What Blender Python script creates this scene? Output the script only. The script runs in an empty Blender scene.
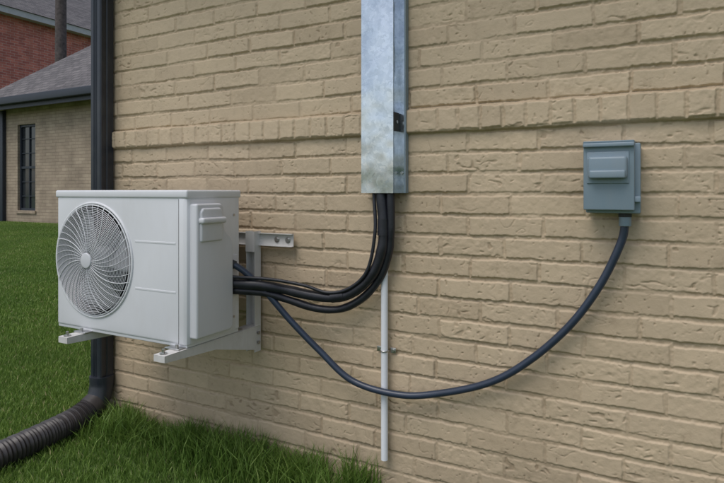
import bpy, bmesh, math, random
import numpy as np
from mathutils import Vector, Matrix
random.seed(4); rng=np.random.default_rng(7)
sc=bpy.context.scene
COL=sc.collection

# ---------------------------------------------------------------- materials
def new_mat(name):
    m=bpy.data.materials.new(name); m.use_nodes=True
    nt=m.node_tree; b=nt.nodes['Principled BSDF']
    return m,nt,b
def N(nt,t,**kw):
    n=nt.nodes.new(t)
    for k,v in kw.items(): setattr(n,k,v)
    return n
def ramp(nt,stops):
    r=N(nt,'ShaderNodeValToRGB'); e=r.color_ramp.elements
    e[0].position=stops[0][0]; e[0].color=(*stops[0][1],1)
    e[1].position=stops[-1][0]; e[1].color=(*stops[-1][1],1)
    for p,c in stops[1:-1]:
        x=e.new(p); x.color=(*c,1)
    return r
def noise(nt,scale,detail=4,rough=.55,coord=None,vec=None):
    n=N(nt,'ShaderNodeTexNoise'); n.inputs['Scale'].default_value=scale
    n.inputs['Detail'].default_value=detail; n.inputs['Roughness'].default_value=rough
    if vec is None:
        tc=N(nt,'ShaderNodeTexCoord'); vec=tc.outputs['Object']
    nt.links.new(vec,n.inputs['Vector']); return n
def simple(name,col,rough=.5,metal=0,var=.08,vscale=8,bump=0,bscale=200,spec=.5):
    m,nt,b=new_mat(name)
    n=noise(nt,vscale)
    lo=tuple(c*(1-var) for c in col); hi=tuple(min(1,c*(1+var)) for c in col)
    r=ramp(nt,[(.3,lo),(.7,hi)])
    nt.links.new(n.outputs['Fac'],r.inputs['Fac']); nt.links.new(r.outputs['Color'],b.inputs['Base Color'])
    b.inputs['Roughness'].default_value=rough; b.inputs['Metallic'].default_value=metal
    b.inputs['Specular IOR Level'].default_value=spec
    if bump>0:
        n2=noise(nt,bscale,3); bp=N(nt,'ShaderNodeBump'); bp.inputs['Strength'].default_value=bump; bp.inputs['Distance'].default_value=.001
        nt.links.new(n2.outputs['Fac'],bp.inputs['Height']); nt.links.new(bp.outputs['Normal'],b.inputs['Normal'])
    return m
def dusty(name,col,rough,dust,amt=.25):
    """painted metal with a thin uneven film of dirt and rain streaks"""
    m,nt,b=new_mat(name); L=nt.links
    tc=N(nt,'ShaderNodeTexCoord'); mp=N(nt,'ShaderNodeMapping'); mp.inputs['Scale'].default_value=(1,1,.3); L.new(tc.outputs['Object'],mp.inputs[0])
    n1=noise(nt,30,5,.65,vec=mp.outputs[0]); n2=noise(nt,4,4,.6)
    mu=N(nt,'ShaderNodeMath',operation='MULTIPLY'); L.new(n1.outputs['Fac'],mu.inputs[0]); L.new(n2.outputs['Fac'],mu.inputs[1])
    r=ramp(nt,[(.20,(0,0,0)),(.42,(amt,amt,amt))]); L.new(mu.outputs[0],r.inputs['Fac'])
    mx=N(nt,'ShaderNodeMix',data_type='RGBA'); L.new(r.outputs['Color'],mx.inputs[0]); mx.inputs[6].default_value=(*col,1); mx.inputs[7].default_value=(*dust,1)
    L.new(mx.outputs[2],b.inputs['Base Color'])
    rr=N(nt,'ShaderNodeMapRange'); rr.inputs[3].default_value=rough-.06; rr.inputs[4].default_value=rough+.10; L.new(n1.outputs['Fac'],rr.inputs[0]); L.new(rr.outputs[0],b.inputs['Roughness'])
    n3=noise(nt,350,2); bp=N(nt,'ShaderNodeBump'); bp.inputs['Strength'].default_value=.1; bp.inputs['Distance'].default_value=.001
    L.new(n3.outputs['Fac'],bp.inputs['Height']); L.new(bp.outputs['Normal'],b.inputs['Normal'])
    return m

def wall_mat():
    m,nt,b=new_mat('painted_brick'); L=nt.links
    n1=noise(nt,1.6,5,.6); n2=noise(nt,22,6,.65); n3=noise(nt,170,5,.65)
    r1=ramp(nt,[(.3,(.505,.405,.285)),(.55,(.55,.44,.308)),(.75,(.585,.466,.324))])
    L.new(n1.outputs['Fac'],r1.inputs['Fac'])
    r2=ramp(nt,[(.28,(.78,.76,.74)),(.45,(.96,.96,.96)),(.8,(1.05,1.04,1.03))]); L.new(n2.outputs['Fac'],r2.inputs['Fac'])
    mx=N(nt,'ShaderNodeMix',data_type='RGBA',blend_type='MULTIPLY'); mx.inputs[0].default_value=.8
    L.new(r1.outputs['Color'],mx.inputs[6]); L.new(r2.outputs['Color'],mx.inputs[7])
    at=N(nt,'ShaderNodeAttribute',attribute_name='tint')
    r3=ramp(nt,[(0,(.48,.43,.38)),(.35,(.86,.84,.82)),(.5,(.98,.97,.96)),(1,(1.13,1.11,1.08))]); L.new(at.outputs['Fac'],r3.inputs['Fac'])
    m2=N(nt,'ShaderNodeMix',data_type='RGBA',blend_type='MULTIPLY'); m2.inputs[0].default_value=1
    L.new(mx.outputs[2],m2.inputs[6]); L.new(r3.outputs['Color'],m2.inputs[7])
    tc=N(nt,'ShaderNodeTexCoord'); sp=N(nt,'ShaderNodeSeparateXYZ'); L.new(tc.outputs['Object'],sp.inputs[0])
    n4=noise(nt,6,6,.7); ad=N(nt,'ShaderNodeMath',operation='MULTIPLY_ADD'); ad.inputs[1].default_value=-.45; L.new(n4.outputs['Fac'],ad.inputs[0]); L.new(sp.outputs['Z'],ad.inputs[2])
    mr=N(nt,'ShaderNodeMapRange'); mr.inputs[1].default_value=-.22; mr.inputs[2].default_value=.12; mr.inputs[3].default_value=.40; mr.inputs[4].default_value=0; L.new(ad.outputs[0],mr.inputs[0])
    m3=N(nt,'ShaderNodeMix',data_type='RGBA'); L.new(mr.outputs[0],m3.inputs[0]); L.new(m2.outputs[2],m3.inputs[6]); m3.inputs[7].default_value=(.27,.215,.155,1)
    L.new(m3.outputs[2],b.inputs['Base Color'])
    bp=N(nt,'ShaderNodeBump'); bp.inputs['Strength'].default_value=.5; bp.inputs['Distance'].default_value=.0016
    L.new(n3.outputs['Fac'],bp.inputs['Height']); L.new(bp.outputs['Normal'],b.inputs['Normal'])
    b.inputs['Roughness'].default_value=.62; b.inputs['Specular IOR Level'].default_value=.38
    return m
def brick_tex_mat(name,c1,c2,mort,axis='x',bw=.254,rh=.079):
    m,nt,b=new_mat(name); L=nt.links
    tc=N(nt,'ShaderNodeTexCoord'); sp=N(nt,'ShaderNodeSeparateXYZ'); cb=N(nt,'ShaderNodeCombineXYZ')
    L.new(tc.outputs['Object'],sp.inputs[0]); L.new(sp.outputs['X' if axis=='x' else 'Y'],cb.inputs[0]); L.new(sp.outputs['Z'],cb.inputs[1])
    bt=N(nt,'ShaderNodeTexBrick'); bt.inputs['Scale'].default_value=1
    bt.inputs['Brick Width'].default_value=bw; bt.inputs['Row Height'].default_value=rh; bt.inputs['Mortar Size'].default_value=.006
    bt.inputs['Mortar Smooth'].default_value=.3
    bt.inputs['Color1'].default_value=(*c1,1); bt.inputs['Color2'].default_value=(*c2,1); bt.inputs['Mortar'].default_value=(*mort,1)
    L.new(cb.outputs[0],bt.inputs['Vector'])
    n=noise(nt,3,5); r=ramp(nt,[(.3,(.75,.75,.75)),(.7,(1.1,1.1,1.1))]); L.new(n.outputs['Fac'],r.inputs['Fac'])
    mx=N(nt,'ShaderNodeMix',data_type='RGBA',blend_type='MULTIPLY'); mx.inputs[0].default_value=1
    L.new(bt.outputs['Color'],mx.inputs[6]); L.new(r.outputs['Color'],mx.inputs[7]); L.new(mx.outputs[2],b.inputs['Base Color'])
    bp=N(nt,'ShaderNodeBump'); bp.invert=True; bp.inputs['Distance'].default_value=.006; bp.inputs['Strength'].default_value=.8
    L.new(bt.outputs['Fac'],bp.inputs['Height']); L.new(bp.outputs['Normal'],b.inputs['Normal'])
    b.inputs['Roughness'].default_value=.85
    return m
def shingle_mat():
    m,nt,b=new_mat('roof_shingles'); L=nt.links
    tc=N(nt,'ShaderNodeTexCoord'); mp=N(nt,'ShaderNodeMapping'); L.new(tc.outputs['UV'],mp.inputs[0])
    bt=N(nt,'ShaderNodeTexBrick'); bt.inputs['Scale'].default_value=1; bt.inputs['Brick Width'].default_value=.3; bt.inputs['Row Height'].default_value=.14
    bt.inputs['Mortar Size'].default_value=.008; bt.inputs['Color1'].default_value=(.10,.093,.10,1); bt.inputs['Color2'].default_value=(.17,.157,.162,1); bt.inputs['Mortar'].default_value=(.04,.04,.045,1)
    L.new(mp.outputs[0],bt.inputs['Vector'])
    n=noise(nt,9,6,.7); r=ramp(nt,[(.3,(.65,.65,.65)),(.7,(1.2,1.2,1.2))]); L.new(n.outputs['Fac'],r.inputs['Fac'])
    mx=N(nt,'ShaderNodeMix',data_type='RGBA',blend_type='MULTIPLY'); mx.inputs[0].default_value=1
    L.new(bt.outputs['Color'],mx.inputs[6]); L.new(r.outputs['Color'],mx.inputs[7]); L.new(mx.outputs[2],b.inputs['Base Color'])
    b.inputs['Roughness'].default_value=.9
    return m
def galv_mat():
    m,nt,b=new_mat('galvanized_steel'); L=nt.links
    tc=N(nt,'ShaderNodeTexCoord')
    v=N(nt,'ShaderNodeTexVoronoi'); v.inputs['Scale'].default_value=85
    nn=noise(nt,30,3); ad=N(nt,'ShaderNodeMix',data_type='RGBA'); ad.inputs[0].default_value=.05
    L.new(tc.outputs['Object'],ad.inputs[6]); L.new(nn.outputs['Color'],ad.inputs[7]); L.new(ad.outputs[2],v.inputs['Vector'])
    sp=N(nt,'ShaderNodeSeparateColor'); L.new(v.outputs['Color'],sp.inputs[0])
    r=ramp(nt,[(0,(.50,.55,.60)),(1,(.62,.67,.72))]); L.new(sp.outputs[0],r.inputs['Fac'])
    n2=noise(nt,7,5,.6); r2=ramp(nt,[(.35,(.68,.72,.76)),(.6,(1,1,1))]); L.new(n2.outputs['Fac'],r2.inputs['Fac'])
    mx=N(nt,'ShaderNodeMix',data_type='RGBA',blend_type='MULTIPLY'); mx.inputs[0].default_value=.8
    L.new(r.outputs['Color'],mx.inputs[6]); L.new(r2.outputs['Color'],mx.inputs[7]); L.new(mx.outputs[2],b.inputs['Base Color'])
    b.inputs['Metallic'].default_value=.95
    rr=N(nt,'ShaderNodeMapRange'); rr.inputs[3].default_value=.13; rr.inputs[4].default_value=.22; L.new(sp.outputs[1],rr.inputs[0]); L.new(rr.outputs[0],b.inputs['Roughness'])
    n3=noise(nt,5,2); bp=N(nt,'ShaderNodeBump'); bp.inputs['Distance'].default_value=.016; bp.inputs['Strength'].default_value=.6
    L.new(n3.outputs['Fac'],bp.inputs['Height']); L.new(bp.outputs['Normal'],b.inputs['Normal'])
    return m
def grass_mat():
    m,nt,b=new_mat('grass_blades'); L=nt.links
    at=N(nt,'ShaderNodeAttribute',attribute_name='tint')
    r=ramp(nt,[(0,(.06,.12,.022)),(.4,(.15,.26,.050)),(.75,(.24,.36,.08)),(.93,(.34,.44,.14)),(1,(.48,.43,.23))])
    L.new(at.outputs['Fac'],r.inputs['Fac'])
    g=N(nt,'ShaderNodeNewGeometry'); n=noise(nt,.9,3,.5,vec=g.outputs['Position'])
    r2=ramp(nt,[(.3,(.74,.80,.76)),(.7,(1.18,1.1,1.1))]); L.new(n.outputs['Fac'],r2.inputs['Fac'])
    mx=N(nt,'ShaderNodeMix',data_type='RGBA',blend_type='MULTIPLY'); mx.inputs[0].default_value=1
    L.new(r.outputs['Color'],mx.inputs[6]); L.new(r2.outputs['Color'],mx.inputs[7]); L.new(mx.outputs[2],b.inputs['Base Color'])
    b.inputs['Roughness'].default_value=.5; b.inputs['Specular IOR Level'].default_value=.3
    tr=N(nt,'ShaderNodeBsdfTranslucent'); L.new(mx.outputs[2],tr.inputs[0])
    ms=N(nt,'ShaderNodeMixShader'); ms.inputs[0].default_value=.35
    L.new(b.outputs[0],ms.inputs[1]); L.new(tr.outputs[0],ms.inputs[2]); L.new(ms.outputs[0],nt.nodes['Material Output'].inputs[0])
    return m
M_wall=wall_mat(); M_galv=galv_mat(); M_grass=grass_mat(); M_shing=shingle_mat()
M_ground=simple('lawn_soil',(.085,.14,.032),.95,var=.4,vscale=3,bump=.6,bscale=60)
M_white=dusty('painted_steel_offwhite',(.67,.68,.715),.34,(.45,.43,.40),.12)
M_plast=dusty('offwhite_plastic',(.60,.61,.65),.38,(.45,.43,.40),.12)
M_grille=simple('grille_wire_coating',(.68,.69,.72),.4,var=.03)
M_dark=simple('dark_cavity',(.035,.037,.04),.7)
M_fan=simple('fan_plastic',(.32,.325,.34),.45)
M_brk=dusty('bracket_powder_coat',(.60,.59,.58),.46,(.33,.30,.26),.35)
M_steel=simple('zinc_bolt',(.5,.5,.5),.35,metal=1)
M_black=simple('black_pipe_insulation',(.014,.015,.022),.42,var=.3,vscale=30,bump=.6,bscale=120)
M_whip=simple('liquidtight_conduit',(.028,.040,.068),.32,var=.12,vscale=20,bump=.1)
M_pvc=simple('white_pvc',(.76,.78,.83),.3,var=.04,vscale=6)
M_box=dusty('grey_enclosure_paint',(.205,.275,.335),.36,(.30,.30,.29),.2)
M_down=dusty('dark_bronze_downspout',(.017,.022,.033),.32,(.09,.09,.09),.3)
M_hose=simple('corrugated_drain_plastic',(.046,.040,.040),.42,var=.35,vscale=9,bump=.2)
M_trim=simple('dark_fascia',(.020,.027,.040),.5)
M_soffit=simple('soffit_paint',(.45,.40,.33),.7)
M_glass=simple('window_glass',(.03,.035,.04),.08,var=.1)
M_whtrim=simple('light_trim',(.42,.43,.46),.6)
M_pole=simple('weathered_wood',(.075,.062,.06),.9,var=.4,vscale=12,bump=.8,bscale=40)
M_nb=brick_tex_mat('tan_brick',(.40,.325,.24),(.34,.27,.20),(.29,.23,.17))
M_nby=brick_tex_mat('tan_brick_side',(.40,.31,.20),(.36,.28,.18),(.30,.23,.15),axis='y')
M_red=brick_tex_mat('red_brick',(.55,.185,.14),(.37,.11,.09),(.55,.44,.40),axis='y',bw=.3,rh=.1)
M_redx=brick_tex_mat('red_brick_front',(.55,.185,.14),(.37,.11,.09),(.55,.44,.40),axis='x',bw=.3,rh=.1)

# ---------------------------------------------------------------- helpers
def obj(name,me,mat=None,parent=None,smooth=False):
    o=bpy.data.objects.new(name,me); COL.objects.link(o)
    if mat is not None: me.materials.append(mat)
    if smooth:
        for p in me.polygons: p.use_smooth=True
    if parent: o.parent=parent
    return o
def empty(name):
    e=bpy.data.objects.new(name,None); COL.objects.link(e); e.empty_display_size=.1; return e
def autosm(o,ang=35):
    for p in o.data.polygons: p.use_smooth=True
    bm=bmesh.new(); bm.from_mesh(o.data)
    for e in bm.edges:
        if len(e.link_faces)==2 and e.calc_face_angle(0)>math.radians(ang): e.smooth=False
    bm.to_mesh(o.data); bm.free()
def box(name,x0,x1,y0,y1,z0,z1,mat,parent=None,bev=0,seg=3):
    bm=bmesh.new(); bmesh.ops.create_cube(bm,size=1)
    for v in bm.verts:
        v.co=Vector((x0+(v.co.x+.5)*(x1-x0),y0+(v.co.y+.5)*(y1-y0),z0+(v.co.z+.5)*(z1-z0)))
    if bev>0: bmesh.ops.bevel(bm,geom=bm.edges[:],offset=bev,segments=seg,profile=.5,affect='EDGES')
    me=bpy.data.meshes.new(name); bm.to_mesh(me); bm.free()
    o=obj(name,me,mat,parent)
    if bev>0: autosm(o,50)
    return o
def prism(name,pts,a0,a1,axis,mat,parent=None,bev=0,seg=3):
    def mk(p,a):
        return {'x':(a,p[0],p[1]),'y':(p[0],a,p[1]),'z':(p[0],p[1],a)}[axis]
    bm=bmesh.new(); A=[bm.verts.new(mk(p,a0)) for p in pts]; B=[bm.verts.new(mk(p,a1)) for p in pts]
    bm.faces.new(A); bm.faces.new(B[::-1]); n=len(pts)
    for i in range(n): bm.faces.new((A[i],B[i],B[(i+1)%n],A[(i+1)%n]))
    bmesh.ops.recalc_face_normals(bm,faces=bm.faces[:])
    if bev>0: bmesh.ops.bevel(bm,geom=bm.edges[:],offset=bev,segments=seg,profile=.5,affect='EDGES',clamp_overlap=True)
    me=bpy.data.meshes.new(name); bm.to_mesh(me); bm.free()
    o=obj(name,me,mat,parent)
    if bev>0: autosm(o,50)
    return o
def cyl(name,c,r,d,axis,mat,parent=None,seg=24,r2=None,bev=0):
    bm=bmesh.new(); bmesh.ops.create_cone(bm,cap_ends=True,segments=seg,radius1=r,radius2=r if r2 is None else r2,depth=d)
    R={'z':Matrix.Identity(3),'x':Matrix.Rotation(math.pi/2,3,'Y'),'y':Matrix.Rotation(math.pi/2,3,'X')}[axis]
    if bev>0:
        bmesh.ops.bevel(bm,geom=[e for e in bm.edges if e.calc_face_angle(0)>1],offset=bev,segments=3,profile=.5,affect='EDGES')
    for v in bm.verts: v.co=R@v.co+Vector(c)
    me=bpy.data.meshes.new(name); bm.to_mesh(me); bm.free()
    o=obj(name,me,mat,parent); autosm(o,40); return o
def catmull(P,n=12):
    P=[Vector(p) for p in P]; P=[2*P[0]-P[1]]+P+[2*P[-1]-P[-2]]; out=[]
    for i in range(1,len(P)-2):
        a,b,c,d=P[i-1:i+3]
        for k in range(n):
            t=k/n; out.append(.5*((2*b)+(c-a)*t+(2*a-5*b+4*c-d)*t*t+(3*b-a-3*c+d)*t**3))
    out.append(P[-2]); return out
def tube_data(path,rad,seg=12,closed=False,caps=True):
    V=[];F=[];n=len(path); T=[]
    for i in range(n):
        if closed: t=path[(i+1)%n]-path[i-1]
        else: t=path[min(i+1,n-1)]-path[max(i-1,0)]
        T.append(t.normalized())
    up=Vector((0,0,1)) if abs(T[0].z)<.9 else Vector((0,1,0))
    u=(up-T[0]*up.dot(T[0])).normalized()
    for i in range(n):
        u=(u-T[i]*u.dot(T[i])).normalized(); w=T[i].cross(u)
        r=rad(i/(n-1)) if callable(rad) else rad
        for k in range(seg):
            a=2*math.pi*k/seg; V.append(path[i]+(u*math.cos(a)+w*math.sin(a))*r)
    m=n if closed else n-1
    for i in range(m):
        j=(i+1)%n
        for k in range(seg): F.append((i*seg+k,i*seg+(k+1)%seg,j*seg+(k+1)%seg,j*seg+k))
    if caps and not closed: F.append(tuple(range(seg))[::-1]); F.append(tuple((n-1)*seg+k for k in range(seg)))
    return V,F
def tube(name,path,rad,mat,parent=None,seg=14,closed=False):
    V,F=tube_data(path,rad,seg,closed); me=bpy.data.meshes.new(name); me.from_pydata([tuple(v) for v in V],[],F); me.update()
    o=obj(name,me,mat,parent); autosm(o,60); return o
def multi(name,parts,mat,parent=None):
    V=[];F=[]
    for v,f in parts:
        b=len(V); V+= [tuple(q) for q in v]; F+=[tuple(i+b for i in g) for g in f]
    me=bpy.data.meshes.new(name); me.from_pydata(V,[],F); me.update(); o=obj(name,me,mat,parent); autosm(o,60); return o
def fast_mesh(name,V,F,smooth=True,attr=None):
    me=bpy.data.meshes.new(name); nv=len(V); nf,k=F.shape
    me.vertices.add(nv); me.vertices.foreach_set('co',V.astype(np.float32).ravel())
    me.loops.add(nf*k); me.loops.foreach_set('vertex_index',F.astype(np.int32).ravel())
    me.polygons.add(nf); me.polygons.foreach_set('loop_start',np.arange(0,nf*k,k,dtype=np.int32))
    try: me.polygons.foreach_set('loop_total',np.full(nf,k,dtype=np.int32))
    except Exception: pass
    me.update(calc_edges=True)
    me.polygons.foreach_set('use_smooth',np.full(nf,smooth,dtype=bool))
    if attr is not None:
        a=me.attributes.new('tint','FLOAT','POINT'); a.data.foreach_set('value',attr.astype(np.float32).ravel())
    me.validate(); return me

# ---------------------------------------------------------------- main house wall (real relief)
TAB={}
def vn(X,Z,s,seed,sz=None):
    if seed not in TAB: TAB[seed]=np.random.default_rng(seed).random((256,256)).astype(np.float32)
    T=TAB[seed]; u=X/s+100.3; v=Z/(sz or s)+57.7
    i=np.floor(u).astype(np.int32); j=np.floor(v).astype(np.int32); f=u-i; g=v-j
    f=f*f*(3-2*f); g=g*g*(3-2*g); i&=255; j&=255; i1=(i+1)&255; j1=(j+1)&255
    return (T[i,j]*(1-f)+T[i1,j]*f)*(1-g)+(T[i,j1]*(1-f)+T[i1,j1]*f)*g
def sstep(a,b,x):
    t=np.clip((x-a)/(b-a),0,1); return t*t*(3-2*t)
def build_wall(parent):
    C=.0745; BL=.245; zb=1.366; zt=1.456
    xs=np.concatenate([np.arange(-2.50,-1.2,.0032),np.arange(-1.2,.42,.0024),np.arange(.42,4.01,.012)])
    zs=np.concatenate([np.arange(-.10,2.20,.0026),np.arange(2.20,2.86,.010)])
    X,Z=np.meshgrid(xs,zs,indexing='ij')
    wx=X+.004*(vn(X,Z,.06,1)-.5)+.0024*(vn(X,Z,.017,2)-.5)
    wz=Z+.005*(vn(X,Z,.30,3)-.5)+.0026*(vn(X,Z,.040,4)-.5)+.0018*(vn(X,Z,.011,19)-.5)
    below=wz<zb; above=wz>=zt; band=~below&~above
    row=np.where(below,-1-np.floor((zb-wz)/C),np.where(above,1+np.floor((wz-zt)/C),0)).astype(np.int32)
    v=np.where(below,np.mod(zb-wz,C),np.where(above,np.mod(wz-zt,C),wz-zb)); H=np.where(band,zt-zb,C)
    rr=np.random.default_rng(11).random(200)
    L=np.where(band,.0775,BL)
    off=np.where(band,0,(row%2)*BL*.5+(rr[row%200]-.5)*.06)
    u=wx+off+10; ci=np.floor(u/L).astype(np.int32); uu=u-ci*L
    R=np.random.default_rng(5).random((256,256,8))
    h=R[ci&255,row&255]; hn=R[(ci+1)&255,row&255]
    a=(h[...,0]-.5)*.020*np.where(band,.3,1); b=(hn[...,0]-.5)*.020*np.where(band,.3,1)
    sag=(h[...,5]-.5)*.003+(h[...,6]-.5)*.012*(uu-L/2)*np.where(band,0,1)
    v2=v+sag
    dx=np.minimum(uu-a,(L+b)-uu); dx=np.maximum(dx,0); dv=np.maximum(np.minimum(v2,H-v2),0)
    jw=.0036+.0030*(vn(X,Z,.09,6)-.3)
    ax=np.maximum(dx-jw*.8,0); az=np.maximum(dv-jw*1.15,0); rc=.005
    qx=np.maximum(rc-ax,0); qz=np.maximum(rc-az,0); dist=rc-np.sqrt(qx*qx+qz*qz)
    prof=sstep(0,.0040,dist+.0032*(vn(X,Z,.0085,8)-.5)+.002*(vn(X,Z,.03,28)-.5))
    jd=.0080*(.25+.9*vn(X,Z,.16,9))*np.where(dx<dv,.65,1.0)
    dep=(h[...,1]-.5)
    face=dep*.0036+(h[...,2]-.5)*.014*(uu-L/2)*np.where(band,.5,1)+(h[...,3]-.5)*.035*(v-H/2)
    k=.30+.75*h[...,7]**1.5
    ox=h[...,0]*3; oz=h[...,1]*3
    rough=.0010*(vn(X+ox,Z,.045,12)-.5)+k*(.0018*(vn(X+ox,Z+oz,.015,13)-.5)+.0011*(vn(X,Z+oz,.0070,14)-.5))
    gw=X+ox+.02*(vn(X,Z,.03,25)-.5); gzz=Z+oz+.02*(vn(X,Z,.03,26)-.5)
    g=vn(gw,gzz,.026,15,.010); act=sstep(.60,.80,h[...,7])
    gouge=-.0030*sstep(.76,.90,g)*act*sstep(.35,.55,vn(X,Z,.06,16))
    crack=-.0018*sstep(.040,.0,np.abs(vn(gw,gzz,.05,29,.02)-.5))*sstep(.55,.72,vn(X,Z,.09,30))*sstep(.45,.6,1-h[...,7])
    pit=-.0026*sstep(.87,.94,vn(gw,gzz,.009,17))*sstep(.42,.62,vn(X,Z,.15,18))
    mort=.0024*(vn(X,Z,.020,20)-.5)+.0016*(vn(X,Z,.008,21)-.5)
    hgt=prof*(face+rough+gouge+pit+crack)+(1-prof)*(-jd+mort)
    prj=.020*sstep(zb-.003,zb+.003,wz)*(1-sstep(zt-.004,zt+.004,wz))
    hgt=hgt+prj+.005*(vn(X,Z,1.2,22)-.5)
    Y=-(hgt)
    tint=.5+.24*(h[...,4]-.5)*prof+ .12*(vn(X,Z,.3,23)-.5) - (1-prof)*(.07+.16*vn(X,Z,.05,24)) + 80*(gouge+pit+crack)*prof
    nx,nz=X.shape; V=np.stack([X,Y,Z],-1).reshape(-1,3)
    idx=np.arange(nx*nz).reshape(nx,nz)
    F=np.stack([idx[:-1,:-1],idx[1:,:-1],idx[1:,1:],idx[:-1,1:]],-1).reshape(-1,4)
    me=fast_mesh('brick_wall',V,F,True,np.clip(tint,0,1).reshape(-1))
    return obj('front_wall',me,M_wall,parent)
house=empty('brick_house')
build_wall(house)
box('side_wall',-2.497,-2.38,.012,8,-.1,2.86,M_nby,house)
box('right_side_wall',3.9,4.0,.012,8,-.1,2.86,M_nby,house)
box('back_wall',-2.38,3.9,7.9,8,-.1,2.86,M_nb,house)
box('soffit',-2.95,4.45,-.42,8.4,2.862,2.90,M_soffit,house)
box('fascia',-2.98,4.48,-.45,-.42,2.84,3.03,M_trim,house)
box('gutter',-2.98,4.48,-.57,-.452,2.90,3.03,M_trim,house,bev=.02)
def hip_roof(name,x0,x1,y0,y1,z,pitch,parent):
    k=min(x1-x0,y1-y0)/2; zr=z+k*pitch
    if x1-x0>=y1-y0: r0=(x0+k,y0+k,zr); r1=(x1-k,y0+k,zr)
    else: r0=(x0+k,y0+k,zr); r1=(x0+k,y1-k,zr)
    V=[(x0,y0,z),(x1,y0,z),(x1,y1,z),(x0,y1,z),r0,r1]
    if x1-x0>=y1-y0: F=[(0,1,5,4),(1,2,5),(2,3,4,5),(3,0,4)]
    else: F=[(0,1,4),(1,2,5,4),(2,3,5),(3,0,4,5)]
    me=bpy.data.meshes.new(name); me.from_pydata(V,[],F); uv=me.uv_layers.new(name='UV')
    for p in me.polygons:
        n=p.normal if p.normal.length else Vector((0,0,1))
        e=Vector((0,0,1)).cross(n).normalized(); s=n.cross(e)
        for li in p.loop_indices:
            c=me.vertices[me.loops[li].vertex_index].co; uv.data[li].uv=(c.dot(e),c.dot(s))
    return obj(name,me,M_shing,parent)
hip_roof('roof',-3.0,4.5,-.5,8.45,3.03,.6,house)

# ---------------------------------------------------------------- downspout + drain hose
ds=empty('downspout')
def down(name,z0,z1):
    x0,x1=-2.497,-2.420; y0,y1=-.088,-.014
    pts=[(x0,y1),(x0,y0+.006),(x0+.006,y0),(x0+.024,y0),(x0+.028,y0+.005),(x0+.034,y0+.005),(x0+.038,y0),(x1-.038,y0),(x1-.034,y0+.005),(x1-.028,y0+.005),(x1-.024,y0),(x1-.006,y0),(x1,y0+.006),
         (x1,y0+.024),(x1-.004,y0+.028),(x1-.004,y0+.036),(x1,y0+.040),(x1,y1)]
    return prism(name,pts,z0,z1,'z',M_down,ds)
down('leader',.20,2.905)
for z in (2.3,.52):
    box('strap',-2.505,-2.405,-.0925,-.012,z,z+.03,M_down,ds,bev=.001)
ep=catmull([(-2.4585,-.052,.235),(-2.4585,-.054,.175),(-2.457,-.085,.105),(-2.452,-.16,.075)],8)
tube('elbow',ep,.056,M_down,ds,seg=20)
hp=catmull([(-2.456,-.10,.098),(-2.447,-.20,.072),(-2.43,-.34,.064),(-2.41,-.55,.06),(-2.40,-.80,.056),(-2.43,-1.1,.056),(-2.5,-1.4,.056)],40)
tube('corrugated_hose',hp,lambda t:.054+.0045*math.sin(t*2*math.pi*72),M_hose,ds,seg=22)
tube('hose_collar',catmull([(-2.4565,-.085,.106),(-2.4545,-.125,.088)],4),.0615,M_hose,ds,seg=22)

# ---------------------------------------------------------------- galvanized line-set cover
dc=empty('sheet_metal_duct_cover')
def chan():
    xl,xr=-.974,-.846; yf=-.078; t=.0012
    pts=[(xl-.012,-.024),(xl,-.024),(xl,yf),(xr,yf),(xr,-.0255),(-.821,-.0255),(-.821,-.0240),(xr+t,-.0240),(xr+t,yf-t),(xl-t,yf-t),(xl-t,-.0255),(xl-.012,-.0255)]
    prism('channel',pts,1.146,2.86,'z',M_galv,dc)
    prism('flange_hem',[(-.8245,-.0275),(-.8185,-.0275),(-.8185,-.002),(-.8245,-.002)],1.146,2.86,'z',M_box,dc)
    for z in (1.9,1.22): cyl('screw',(-.834,-.0275,z),.005,.004,'y',M_steel,dc,12)
    box('corner_tab',-.8445,-.8428,-.075,-.030,1.372,1.44,M_dark,dc)
    cyl('tab_screw',(-.8420,-.052,1.406),.006,.004,'x',M_steel,dc,12)
chan()

# ---------------------------------------------------------------- refrigerant lines
rl=empty('refrigerant_line_set')
base=[(-.915,-.048,1.30),(-.912,-.050,1.20),(-.905,-.053,1.139),(-.893,-.060,1.03),(-.899,-.062,.936),(-.936,-.064,.845),(-1.007,-.070,.778),(-1.088,-.080,.748),(-1.189,-.100,.752),(-1.285,-.130,.770),(-1.357,-.178,.786),(-1.45,-.222,.793),(-1.49,-.235,.795)]
def wr(r,a=.06,k=60): return lambda t:r*(1+a*math.sin(t*k)*math.sin(t*k*.37+1))
tube('insulated_suction_line',catmull(base,14),wr(.0195),M_black,rl,seg=16)
lo=[(-.872,-.048,1.30),(-.872,-.049,1.2),(-.868,-.052,1.13),(-.866,-.052,1.02),(-.878,-.045,.93),(-.914,-.045,.832),(-.985,-.05,.750),(-1.075,-.06,.702),(-1.17,-.085,.700),(-1.27,-.12,.728),(-1.36,-.17,.758),(-1.45,-.215,.765),(-1.49,-.225,.765)]
tube('insulated_liquid_line',catmull(lo,14),wr(.0150),M_black,rl,seg=14)
th=[(-.935,-.060,1.2),(-.930,-.062,1.12),(-.920,-.076,1.0),(-.948,-.082,.862),(-1.02,-.090,.790),(-1.11,-.10,.768),(-1.2,-.125,.792),(-1.32,-.17,.812),(-1.45,-.24,.822),(-1.49,-.25,.822)]
tube('control_cable',catmull(th,14),.0065,M_black,rl,seg=10)
tube('tape_wrap',[Vector((-1.05,-.075,.758)),Vector((-1.10,-.083,.748))],.0215,M_black,rl,seg=18)
tube('tape_wrap',[Vector((-.8935,-.060,1.05)),Vector((-.8938,-.061,.99))],.0212,M_black,rl,seg=18)

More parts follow.
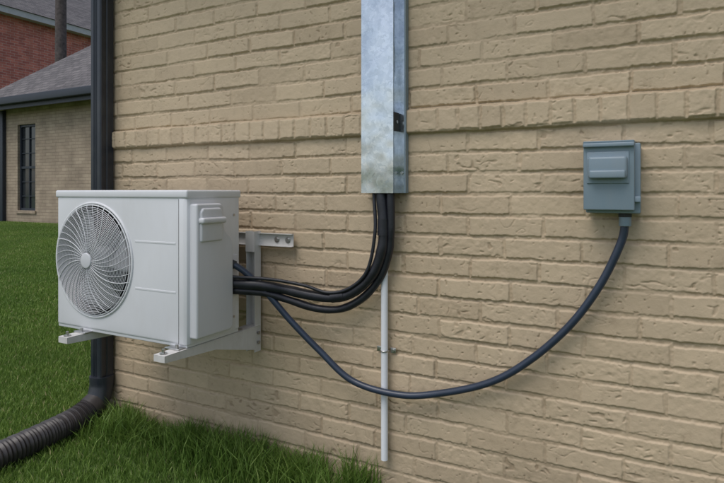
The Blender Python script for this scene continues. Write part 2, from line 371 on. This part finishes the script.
# ---------------------------------------------------------------- white pvc pipe
pv=empty('pvc_drain_pipe')
tube('pipe',[Vector((-.905,-.026,z)) for z in (1.0,.7,.4,.148)],.0132,M_pvc,pv,seg=24)
cyl('pipe_bore',(-.905,-.026,.1475),.0105,.002,'z',M_dark,pv)
tube('clamp',[Vector((-.905+.0148*math.cos(a),-.026+.0148*math.sin(a),.556)) for a in [i*2*math.pi/24 for i in range(24)]],.0032,M_steel,pv,seg=8,closed=True)
box('clamp_ear',-.888,-.866,-.010,-.006,.546,.566,M_steel,pv,bev=.001)
box('clamp_ear',-.944,-.922,-.010,-.006,.546,.566,M_steel,pv,bev=.001)
cyl('clamp_screw',(-.876,-.012,.556),.005,.006,'y',M_steel,pv,12)

# ---------------------------------------------------------------- disconnect box
db=empty('electrical_disconnect_box')
box('body',-.196,-.045,-.074,-.003,1.086,1.296,M_box,db,bev=.004)
prism('cover',[(-.102,1.096),(-.102,1.280),(-.112,1.302),(-.003,1.308),(-.003,1.297),(-.076,1.294),(-.076,1.096)],-.200,-.060,'x',M_box,db,bev=.003)
box('hood_lip',-.200,-.060,-.116,-.102,1.284,1.296,M_box,db,bev=.003)
box('handle_recess_frame',-.190,-.074,-.106,-.100,1.175,1.270,M_box,db,bev=.0025)
box('pull_handle',-.186,-.078,-.124,-.103,1.190,1.256,M_box,db,bev=.0095,seg=5)
box('handle_lip',-.181,-.083,-.131,-.118,1.190,1.214,M_box,db,bev=.005,seg=4)
box('hasp',-.064,-.044,-.094,-.070,1.120,1.137,M_box,db,bev=.002)
cyl('hub_nut',(-.088,-.040,1.081),.021,.014,'z',M_dark,db,6)
cyl('connector',(-.088,-.040,1.062),.0175,.032,'z',M_box,db,20,bev=.002)

# ---------------------------------------------------------------- liquid-tight whip
wp=[(-.088,-.040,1.075),(-.089,-.040,1.045),(-.102,-.038,.988),(-.1586,-.036,.861),(-.2468,-.036,.7266),(-.3712,-.036,.598),(-.5037,-.036,.504),(-.6827,-.038,.437),(-.8377,-.052,.411),(-1.02,-.066,.437),(-1.1556,-.085,.5387),(-1.268,-.12,.651),(-1.351,-.165,.761),(-1.415,-.205,.835),(-1.452,-.228,.866),(-1.475,-.236,.876)]
whip=empty('electrical_whip_conduit')
tube('flexible_conduit',catmull(wp,16),.0124,M_whip,whip,seg=18)
tube('end_fitting',[Vector(wp[-1]),Vector(wp[-2])],.0165,M_dark,whip,seg=16)

# ---------------------------------------------------------------- outdoor unit
ac=empty('outdoor_air_conditioner_unit')
UX0,UX1=-2.214,-1.480; UY0,UY1=-.450,-.164; UZ0,UZ1=.600,1.157
FC=Vector((-1.985,UY0,.880)); FR=.226
body=box('casing',UX0,UX1,UY0,UY1,UZ0,UZ1-.018,M_white,ac,bev=.012,seg=4)
cut=cyl('tmp',(FC.x,UY0+.04,FC.z),FR-.004,.14,'y',None,None,seg=96)
bo=body.modifiers.new('b','BOOLEAN'); bo.operation='DIFFERENCE'; bo.object=cut; bo.solver='EXACT'
dg=bpy.context.evaluated_depsgraph_get(); me2=bpy.data.meshes.new_from_object(body.evaluated_get(dg)); body.modifiers.clear(); body.data=me2
bpy.data.objects.remove(cut)
if len(body.data.materials)<2: body.data.materials.append(M_dark)
body.data.materials[0]=M_white; body.data.materials[1]=M_dark
for p in body.data.polygons:
    c=p.center; p.material_index=1 if (math.hypot(c.x-FC.x,c.z-FC.z)<FR+.001 and c.y>UY0+.0015 and c.y<UY0+.12) else 0
autosm(body,40)
box('top_lid',UX0-.004,UX1+.004,UY0-.005,UY1+.003,UZ1-.030,UZ1,M_white,ac,bev=.007,seg=4)
box('base_pan',UX0+.004,UX1-.004,UY0+.004,UY1-.004,UZ0-.008,UZ0+.03,M_white,ac,bev=.003)
prism('corner_panel',[(-1.517,UY0-.0025),(-1.495,UY0-.0025),(-1.4822,UY0+.002),(-1.4775,UY0+.014),(-1.4775,UY1-.03),(-1.486,UY1-.03),(-1.486,UY0+.010),(-1.517,UY0+.010)],UZ0+.004,UZ1-.033,'z',M_white,ac,bev=.0012,seg=2)
box('panel_seam',-1.5205,-1.5165,UY0-.0008,UY0+.01,UZ0+.004,UZ1-.033,M_dark,ac)
for z in (.787,.964):
    box('pressed_rib',-1.745,-1.535,UY0-.0010,UY0+.004,z-.004,z+.004,M_white,ac,bev=.0009)
parts=[]
def ring(r,y,w,seg=8,n=96): 
    return tube_data([Vector((FC.x+r*math.cos(2*math.pi*i/n),y,FC.z+r*math.sin(2*math.pi*i/n))) for i in range(n)],w,seg,True)
parts.append(ring(FR,UY0-.001,.0050)); parts.append(ring(FR-.008,UY0-.006,.0025))
def gy(r): return UY0-.008-.020*(1-(r/FR)**2)**.8
NR=28
for i in range(1,NR):
    r=.034+(FR-.010-.034)*i/NR; parts.append(ring(r,gy(r),.00120,6))
for k in range(40):
    path=[]
    for j in range(13):
        s=j/12; r=.030+(FR-.004-.030)*s; a=2*math.pi*k/40+.45*s**1.2
        path.append(Vector((FC.x+r*math.cos(a),gy(r)-.0018+(.006 if s==1 else 0),FC.z+r*math.sin(a))))
    parts.append(tube_data(path,.0010 if k%5 else .0017,6))
multi('fan_guard',parts,M_grille,ac)
cyl('guard_hub',(FC.x,UY0-.030,FC.z),.030,.010,'y',M_plast,ac,40,bev=.003)
fparts=[]
for k in range(3):
    V=[];F=[];na,nr=14,10
    for i in range(nr+1):
        s=i/nr; r=.045+(.205-.045)*s; span=.55+.45*s
        for j in range(na+1):
            q=j/na; a=2*math.pi*k/3+.5*s+(q-.5)*2*span*.72
            V.append((FC.x+r*math.cos(a),UY0+.045+.045*(q-.5)*(1-.35*s)+.008*math.sin(q*math.pi),FC.z+r*math.sin(a)))
    for i in range(nr):
        for j in range(na):
            b=i*(na+1)+j; F.append((b,b+1,b+na+2,b+na+1))
    fparts.append((V,F))
fan=multi('fan_blades',fparts,M_fan,ac); so=fan.modifiers.new('s','SOLIDIFY'); so.thickness=.003
cyl('fan_hub',(FC.x,UY0+.045,FC.z),.05,.05,'y',M_fan,ac,32,bev=.008)
prism('service_cover',[(-.438,.624),(-.438,1.108),(-.310,1.108),(-.298,1.096),(-.294,1.02),(-.288,1.004),(-.256,.980),(-.244,.955),(-.244,.640),(-.254,.624)],UX1-.004,UX1+.036,'x',M_plast,ac,bev=.013,seg=5)
prism('handle_bulge',[(-.424,.970),(-.424,1.078),(-.414,1.092),(-.322,1.092),(-.312,1.078),(-.312,.970)],UX1+.024,UX1+.045,'x',M_plast,ac,bev=.007,seg=4)
prism('handle_lip',[(-.430,1.036),(-.430,1.058),(-.306,1.058),(-.306,1.036)],UX1+.028,UX1+.060,'x',M_plast,ac,bev=.008,seg=4)
box('cable_gland_plate',UX1-.002,UX1+.010,-.240,-.192,.740,.905,M_plast,ac,bev=.003)
for z in (.66,1.06): cyl('screw',(-1.4765,-.205,z),.005,.004,'x',M_steel,ac,12)
box('rear_coil',UX0+.03,UX1-.09,UY1-.002,UY1+.006,UZ0+.03,UZ1-.05,M_dark,ac)
for x in (-2.03,-1.525):
    box('mounting_foot',x-.035,x+.035,UY0-.030,UY0+.03,UZ0-.010,UZ0-.0045,M_steel,ac,bev=.002)
    box('mounting_foot',x-.035,x+.035,UY1-.03,UY1+.028,UZ0-.010,UZ0-.0045,M_steel,ac,bev=.002)

# ---------------------------------------------------------------- wall bracket
wb=empty('wall_mounting_bracket')
prism('rail',[(-.0225,.925),(-.0225,.978),(-.040,.978),(-.040,.9755),(-.025,.9755),(-.025,.9275),(-.040,.9275),(-.040,.925)],-2.25,-1.318,'x',M_brk,wb)
for x in (-1.345,-1.40,-1.62,-1.9,-2.2):
    cyl('rail_bolt',(x,-.028,.952),.0085,.008,'y',M_steel,wb,6); cyl('washer',(x,-.0258,.952),.013,.002,'y',M_steel,wb,20)
for x in (-1.510,-2.03):
    w=.020
    box('post_web',x-w,x+w,-.026,-.0225,.480,.925,M_brk,wb)
    box('post_flange',x+w,x+w+.003,-.062,-.0225,.480,.985,M_brk,wb)
    box('post_flange',x-w-.003,x-w,-.062,-.0225,.480,.985,M_brk,wb)
    box('post_hook',x-w-.003,x+w+.003,-.066,-.0625,.90,.985,M_brk,wb)
    for s in (-1,1):
        xa=x+s*(w+.0035); prism('arm_side',[(-.545,.588),(-.545,.566),(-.30,.552),(-.055,.490),(-.055,.588)],min(xa,xa+s*.003),max(xa,xa+s*.003),'x',M_brk,wb)
    box('arm_top',x-w-.0065,x+w+.0065,-.548,-.030,.5882,.5905,M_brk,wb,bev=.0008)
    box('arm_end',x-w-.006,x+w+.006,-.5485,-.5455,.567,.588,M_brk,wb)
    for y in (-.468,-.530):
        cyl('bolt',(x,y,.600),.006,.016,'z',M_steel,wb,6); cyl('washer',(x,y,.593),.013,.003,'z',M_steel,wb,18)
    for z in (.52,.56): cyl('bolt',(x+w+.010,-.045,z),.007,.008,'x',M_steel,wb,6)

# ---------------------------------------------------------------- ground
def gz(x,y):
    t=np.clip(y/7.0,0,1); a=.35*t*t*(3-2*t); m=np.clip((-x-2.6)/3,0,1)
    return a*np.where(x>-2.6,0,m)
gx=np.concatenate([[-400,-150,-60,-35],np.arange(-24,8.1,.5),[20,60,150,400]]); gyy=np.concatenate([[-400,-150,-50,-20],np.arange(-8,24.1,.5),[40,80,200,400]])
GX,GY=np.meshgrid(gx,gyy,indexing='ij'); GZ=gz(GX,GY); idx=np.arange(GX.size).reshape(GX.shape)
F=np.stack([idx[:-1,:-1],idx[1:,:-1],idx[1:,1:],idx[:-1,1:]],-1).reshape(-1,4)
obj('ground',fast_mesh('ground',np.stack([GX,GY,GZ],-1).reshape(-1,3),F),M_ground)

def blades(X,Y,hmin,hmax,w,seed,bend=.6,pw=1.0):
    r=np.random.default_rng(seed); n=len(X)
    h=hmin+(hmax-hmin)*r.random(n)**1.3; a=r.random(n)*2*math.pi; fa=r.random(n)*2*math.pi
    b=bend*h*(.2+r.random(n)); ww=w*(.6+.8*r.random(n))
    sx,sy=np.cos(fa)*ww/2,np.sin(fa)*ww/2; bx,by=np.cos(a)*b,np.sin(a)*b; Z0=-.006
    def P(x,y,z): return np.stack([x,y,z+np.zeros(n)],-1)
    v=np.stack([P(X-sx,Y-sy,Z0),P(X+sx,Y+sy,Z0),P(X-sx*.8+bx*.35,Y-sy*.8+by*.35,h*.58),P(X+sx*.8+bx*.35,Y+sy*.8+by*.35,h*.58),P(X+bx,Y+by,h*.95)],1)
    k=np.arange(n)[:,None]*5
    F=np.concatenate([k+np.array([[0,1,3]]),k+np.array([[0,3,2]]),k+np.array([[2,3,4]])],0)
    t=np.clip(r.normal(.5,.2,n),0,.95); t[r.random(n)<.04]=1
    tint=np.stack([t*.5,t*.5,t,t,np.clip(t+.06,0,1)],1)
    return v.reshape(-1,3),F,tint.reshape(-1)
lawn=empty('lawn_grass')
def inst(name,cells,size,patch):
    V=[];F=[]
    for (x,y) in cells:
        c=[(x,y),(x+size,y),(x+size,y+size),(x,y+size)]; k=random.randrange(4); c=c[k:]+c[:k]
        b=len(V); V+=[(p[0],p[1],float(gz(np.float64(p[0]),np.float64(p[1])))) for p in c]; F.append((b,b+1,b+2,b+3))
    me=bpy.data.meshes.new(name); me.from_pydata(V,[],F); o=obj(name,me,M_ground,lawn)
    o.instance_type='FACES'; o.use_instance_faces_scale=False; o.show_instancer_for_render=False; o.show_instancer_for_viewport=False
    patch.parent=o; return o
r0=np.random.default_rng(3); S=.5
def mkpatch(nm,n,hmin,hmax,w,seed):
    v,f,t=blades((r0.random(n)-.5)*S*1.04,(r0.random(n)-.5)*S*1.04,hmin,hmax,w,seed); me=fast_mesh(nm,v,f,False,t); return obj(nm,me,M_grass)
cells=[]
for i in range(-36,-5):
    for j in range(-5,14): cells.append((i*S+0.0,j*S))
for i in range(-5,5):
    for j in range(-5,0): cells.append((i*S,j*S))
near=[c for c in cells if math.hypot(c[0]+1.5,c[1]+.5)<3.2]; far=[c for c in cells if c not in near]
random.shuffle(near); random.shuffle(far)
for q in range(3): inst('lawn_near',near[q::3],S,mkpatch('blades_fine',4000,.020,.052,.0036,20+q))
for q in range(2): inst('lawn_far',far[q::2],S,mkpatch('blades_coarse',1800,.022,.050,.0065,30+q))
n=17000; tx=-2.46+r0.random(n)*4.0; ty=-np.abs(r0.normal(0,.10,n))-.008
keep=vn(tx,ty,.12,41)>.30; tx,ty=tx[keep],ty[keep]
sc_h=vn(tx,ty*0,.13,42)
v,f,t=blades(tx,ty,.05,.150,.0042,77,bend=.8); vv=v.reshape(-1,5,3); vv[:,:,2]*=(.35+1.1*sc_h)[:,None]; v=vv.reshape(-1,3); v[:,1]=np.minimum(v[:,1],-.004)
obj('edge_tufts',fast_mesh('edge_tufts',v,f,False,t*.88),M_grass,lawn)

# ---------------------------------------------------------------- neighbouring tan house
nb=empty('neighbor_brick_house')
Y0=6.81
wx0,wx1,wz0,wz1=-14.78,-14.02,.67,2.90
def wp_(nm,x0,x1,z0,z1): box(nm,x0,x1,Y0,Y0+.25,z0,z1,M_nb,nb)
wp_('wall_left',-15.42,wx0,.0,3.35); wp_('wall_right',wx1,-7.0,.0,3.35); wp_('wall_below',wx0,wx1,.0,wz0); wp_('wall_above',wx0,wx1,wz1,3.35)
box('side_wall_left',-15.42,-15.2,Y0+.25,15.6,0,3.35,M_nby,nb); box('side_wall_right',-7.2,-7.0,Y0+.25,15.6,0,3.35,M_nby,nb)
box('window_sill',wx0-.04,wx1+.04,Y0-.04,Y0+.12,wz0-.07,wz0-.001,M_nb,nb)
fw=.06
box('frame_l',wx0,wx0+fw,Y0+.06,Y0+.14,wz0,wz1,M_trim,nb); box('frame_r',wx1-fw,wx1,Y0+.06,Y0+.14,wz0,wz1,M_trim,nb)
box('frame_t',wx0+fw,wx1-fw,Y0+.06,Y0+.14,wz1-fw,wz1,M_trim,nb); box('frame_b',wx0+fw,wx1-fw,Y0+.06,Y0+.14,wz0,wz0+fw,M_trim,nb)
zm=(wz0+wz1)/2; box('meeting_rail',wx0+fw,wx1-fw,Y0+.065,Y0+.13,zm-.03,zm+.03,M_trim,nb)
box('muntin',(wx0+wx1)/2-.012,(wx0+wx1)/2+.012,Y0+.075,Y0+.10,wz0+fw,wz1-fw,M_trim,nb)
for i in range(1,6):
    z=wz0+(wz1-wz0)*i/6
    if abs(z-zm)>.1: box('muntin',wx0+fw,wx1-fw,Y0+.076,Y0+.099,z-.01,z+.01,M_trim,nb)
box('glass',wx0+fw,wx1-fw,Y0+.105,Y0+.112,wz0+fw,wz1-fw,M_glass,nb)
box('soffit',-15.8,-6.6,6.42,15.9,3.35,3.38,M_soffit,nb)
box('fascia',-15.84,-6.56,6.385,6.42,3.24,3.53,M_trim,nb); box('fascia_side',-15.86,-15.825,6.42,15.9,3.33,3.53,M_trim,nb)
box('gutter',-15.95,-6.56,6.27,6.383,3.34,3.53,M_trim,nb,bev=.02)
box('downspout_pipe',-15.42,-15.28,6.71,6.80,.3,3.3,M_trim,nb,bev=.008)
hip_roof('roof',-15.9,-6.5,6.35,15.95,3.53,.86,nb)
# ---------------------------------------------------------------- red brick house behind
rh=empty('red_brick_house')
box('side_wall',-22.25,-22.0,5.0,26,0,7.9,M_red,rh); box('front_wall',-34,-22.25,5.0,5.25,0,7.9,M_redx,rh)
box('soffit',-34.2,-21.6,4.6,26.4,7.9,7.94,M_whtrim,rh)
box('fascia',-21.6,-21.56,4.6,26.4,7.86,8.10,M_whtrim,rh); box('fascia_front',-34.2,-21.6,4.56,4.6,7.86,8.10,M_whtrim,rh)
hip_roof('roof',-34.3,-21.5,4.5,26.5,8.1,.7,rh)
for yy in (7.5,18.6):
    box('window',-22.02,-21.97,yy,yy+1.0,5.2,6.9,M_glass,rh); box('window_frame',-22.01,-21.975,yy-.07,yy+1.07,5.13,6.97,M_whtrim,rh)
# ---------------------------------------------------------------- pole
up=empty('utility_pole')
tube('pole',[Vector((-17.1,9.57,z)) for z in (0,3,6,9,11)],lambda t:.19-.04*t,M_pole,up,seg=16)
box('crossarm',-18.2,-16.0,9.30,9.40,9.9,10.05,M_pole,up)
for x in (-18.0,-17.5,-16.7,-16.2): cyl('insulator',(x,9.35,10.12),.05,.14,'z',M_box,up,12)

# ---------------------------------------------------------------- light & camera
w=bpy.data.worlds.new('World'); sc.world=w; w.use_nodes=True; nt=w.node_tree
sky=nt.nodes.new('ShaderNodeTexSky'); sky.sky_type='NISHITA'; sky.sun_disc=False
sd=Vector((-.30,-.85,1.6)).normalized(); el=math.asin(sd.z)
sky.sun_elevation=el; sky.sun_rotation=math.atan2(sd.x,sd.y); sky.dust_density=2; sky.air_density=1.0
hs=nt.nodes.new('ShaderNodeHueSaturation'); hs.inputs['Saturation'].default_value=.6
nt.links.new(sky.outputs[0],hs.inputs['Color']); nt.links.new(hs.outputs[0],nt.nodes['Background'].inputs[0]); nt.nodes['Background'].inputs[1].default_value=.15
sl=bpy.data.lights.new('sun','SUN'); sl.energy=1.5; sl.angle=math.radians(38); sl.color=(1,.955,.90)
so_=bpy.data.objects.new('sun',sl); COL.objects.link(so_); so_.rotation_euler=sd.to_track_quat('Z','Y').to_euler()
cam=bpy.data.cameras.new('camera'); co=bpy.data.objects.new('camera',cam); COL.objects.link(co)
cam.sensor_width=36; cam.lens=27.85; cam.shift_y=-.0684; cam.clip_end=2000; cam.clip_start=.05
co.location=(0,-1.92,1.15); co.rotation_euler=(math.radians(90),0,math.radians(27.84))
sc.camera=co
sc.view_settings.view_transform='Standard'; sc.view_settings.look='None'; sc.view_settings.exposure=0
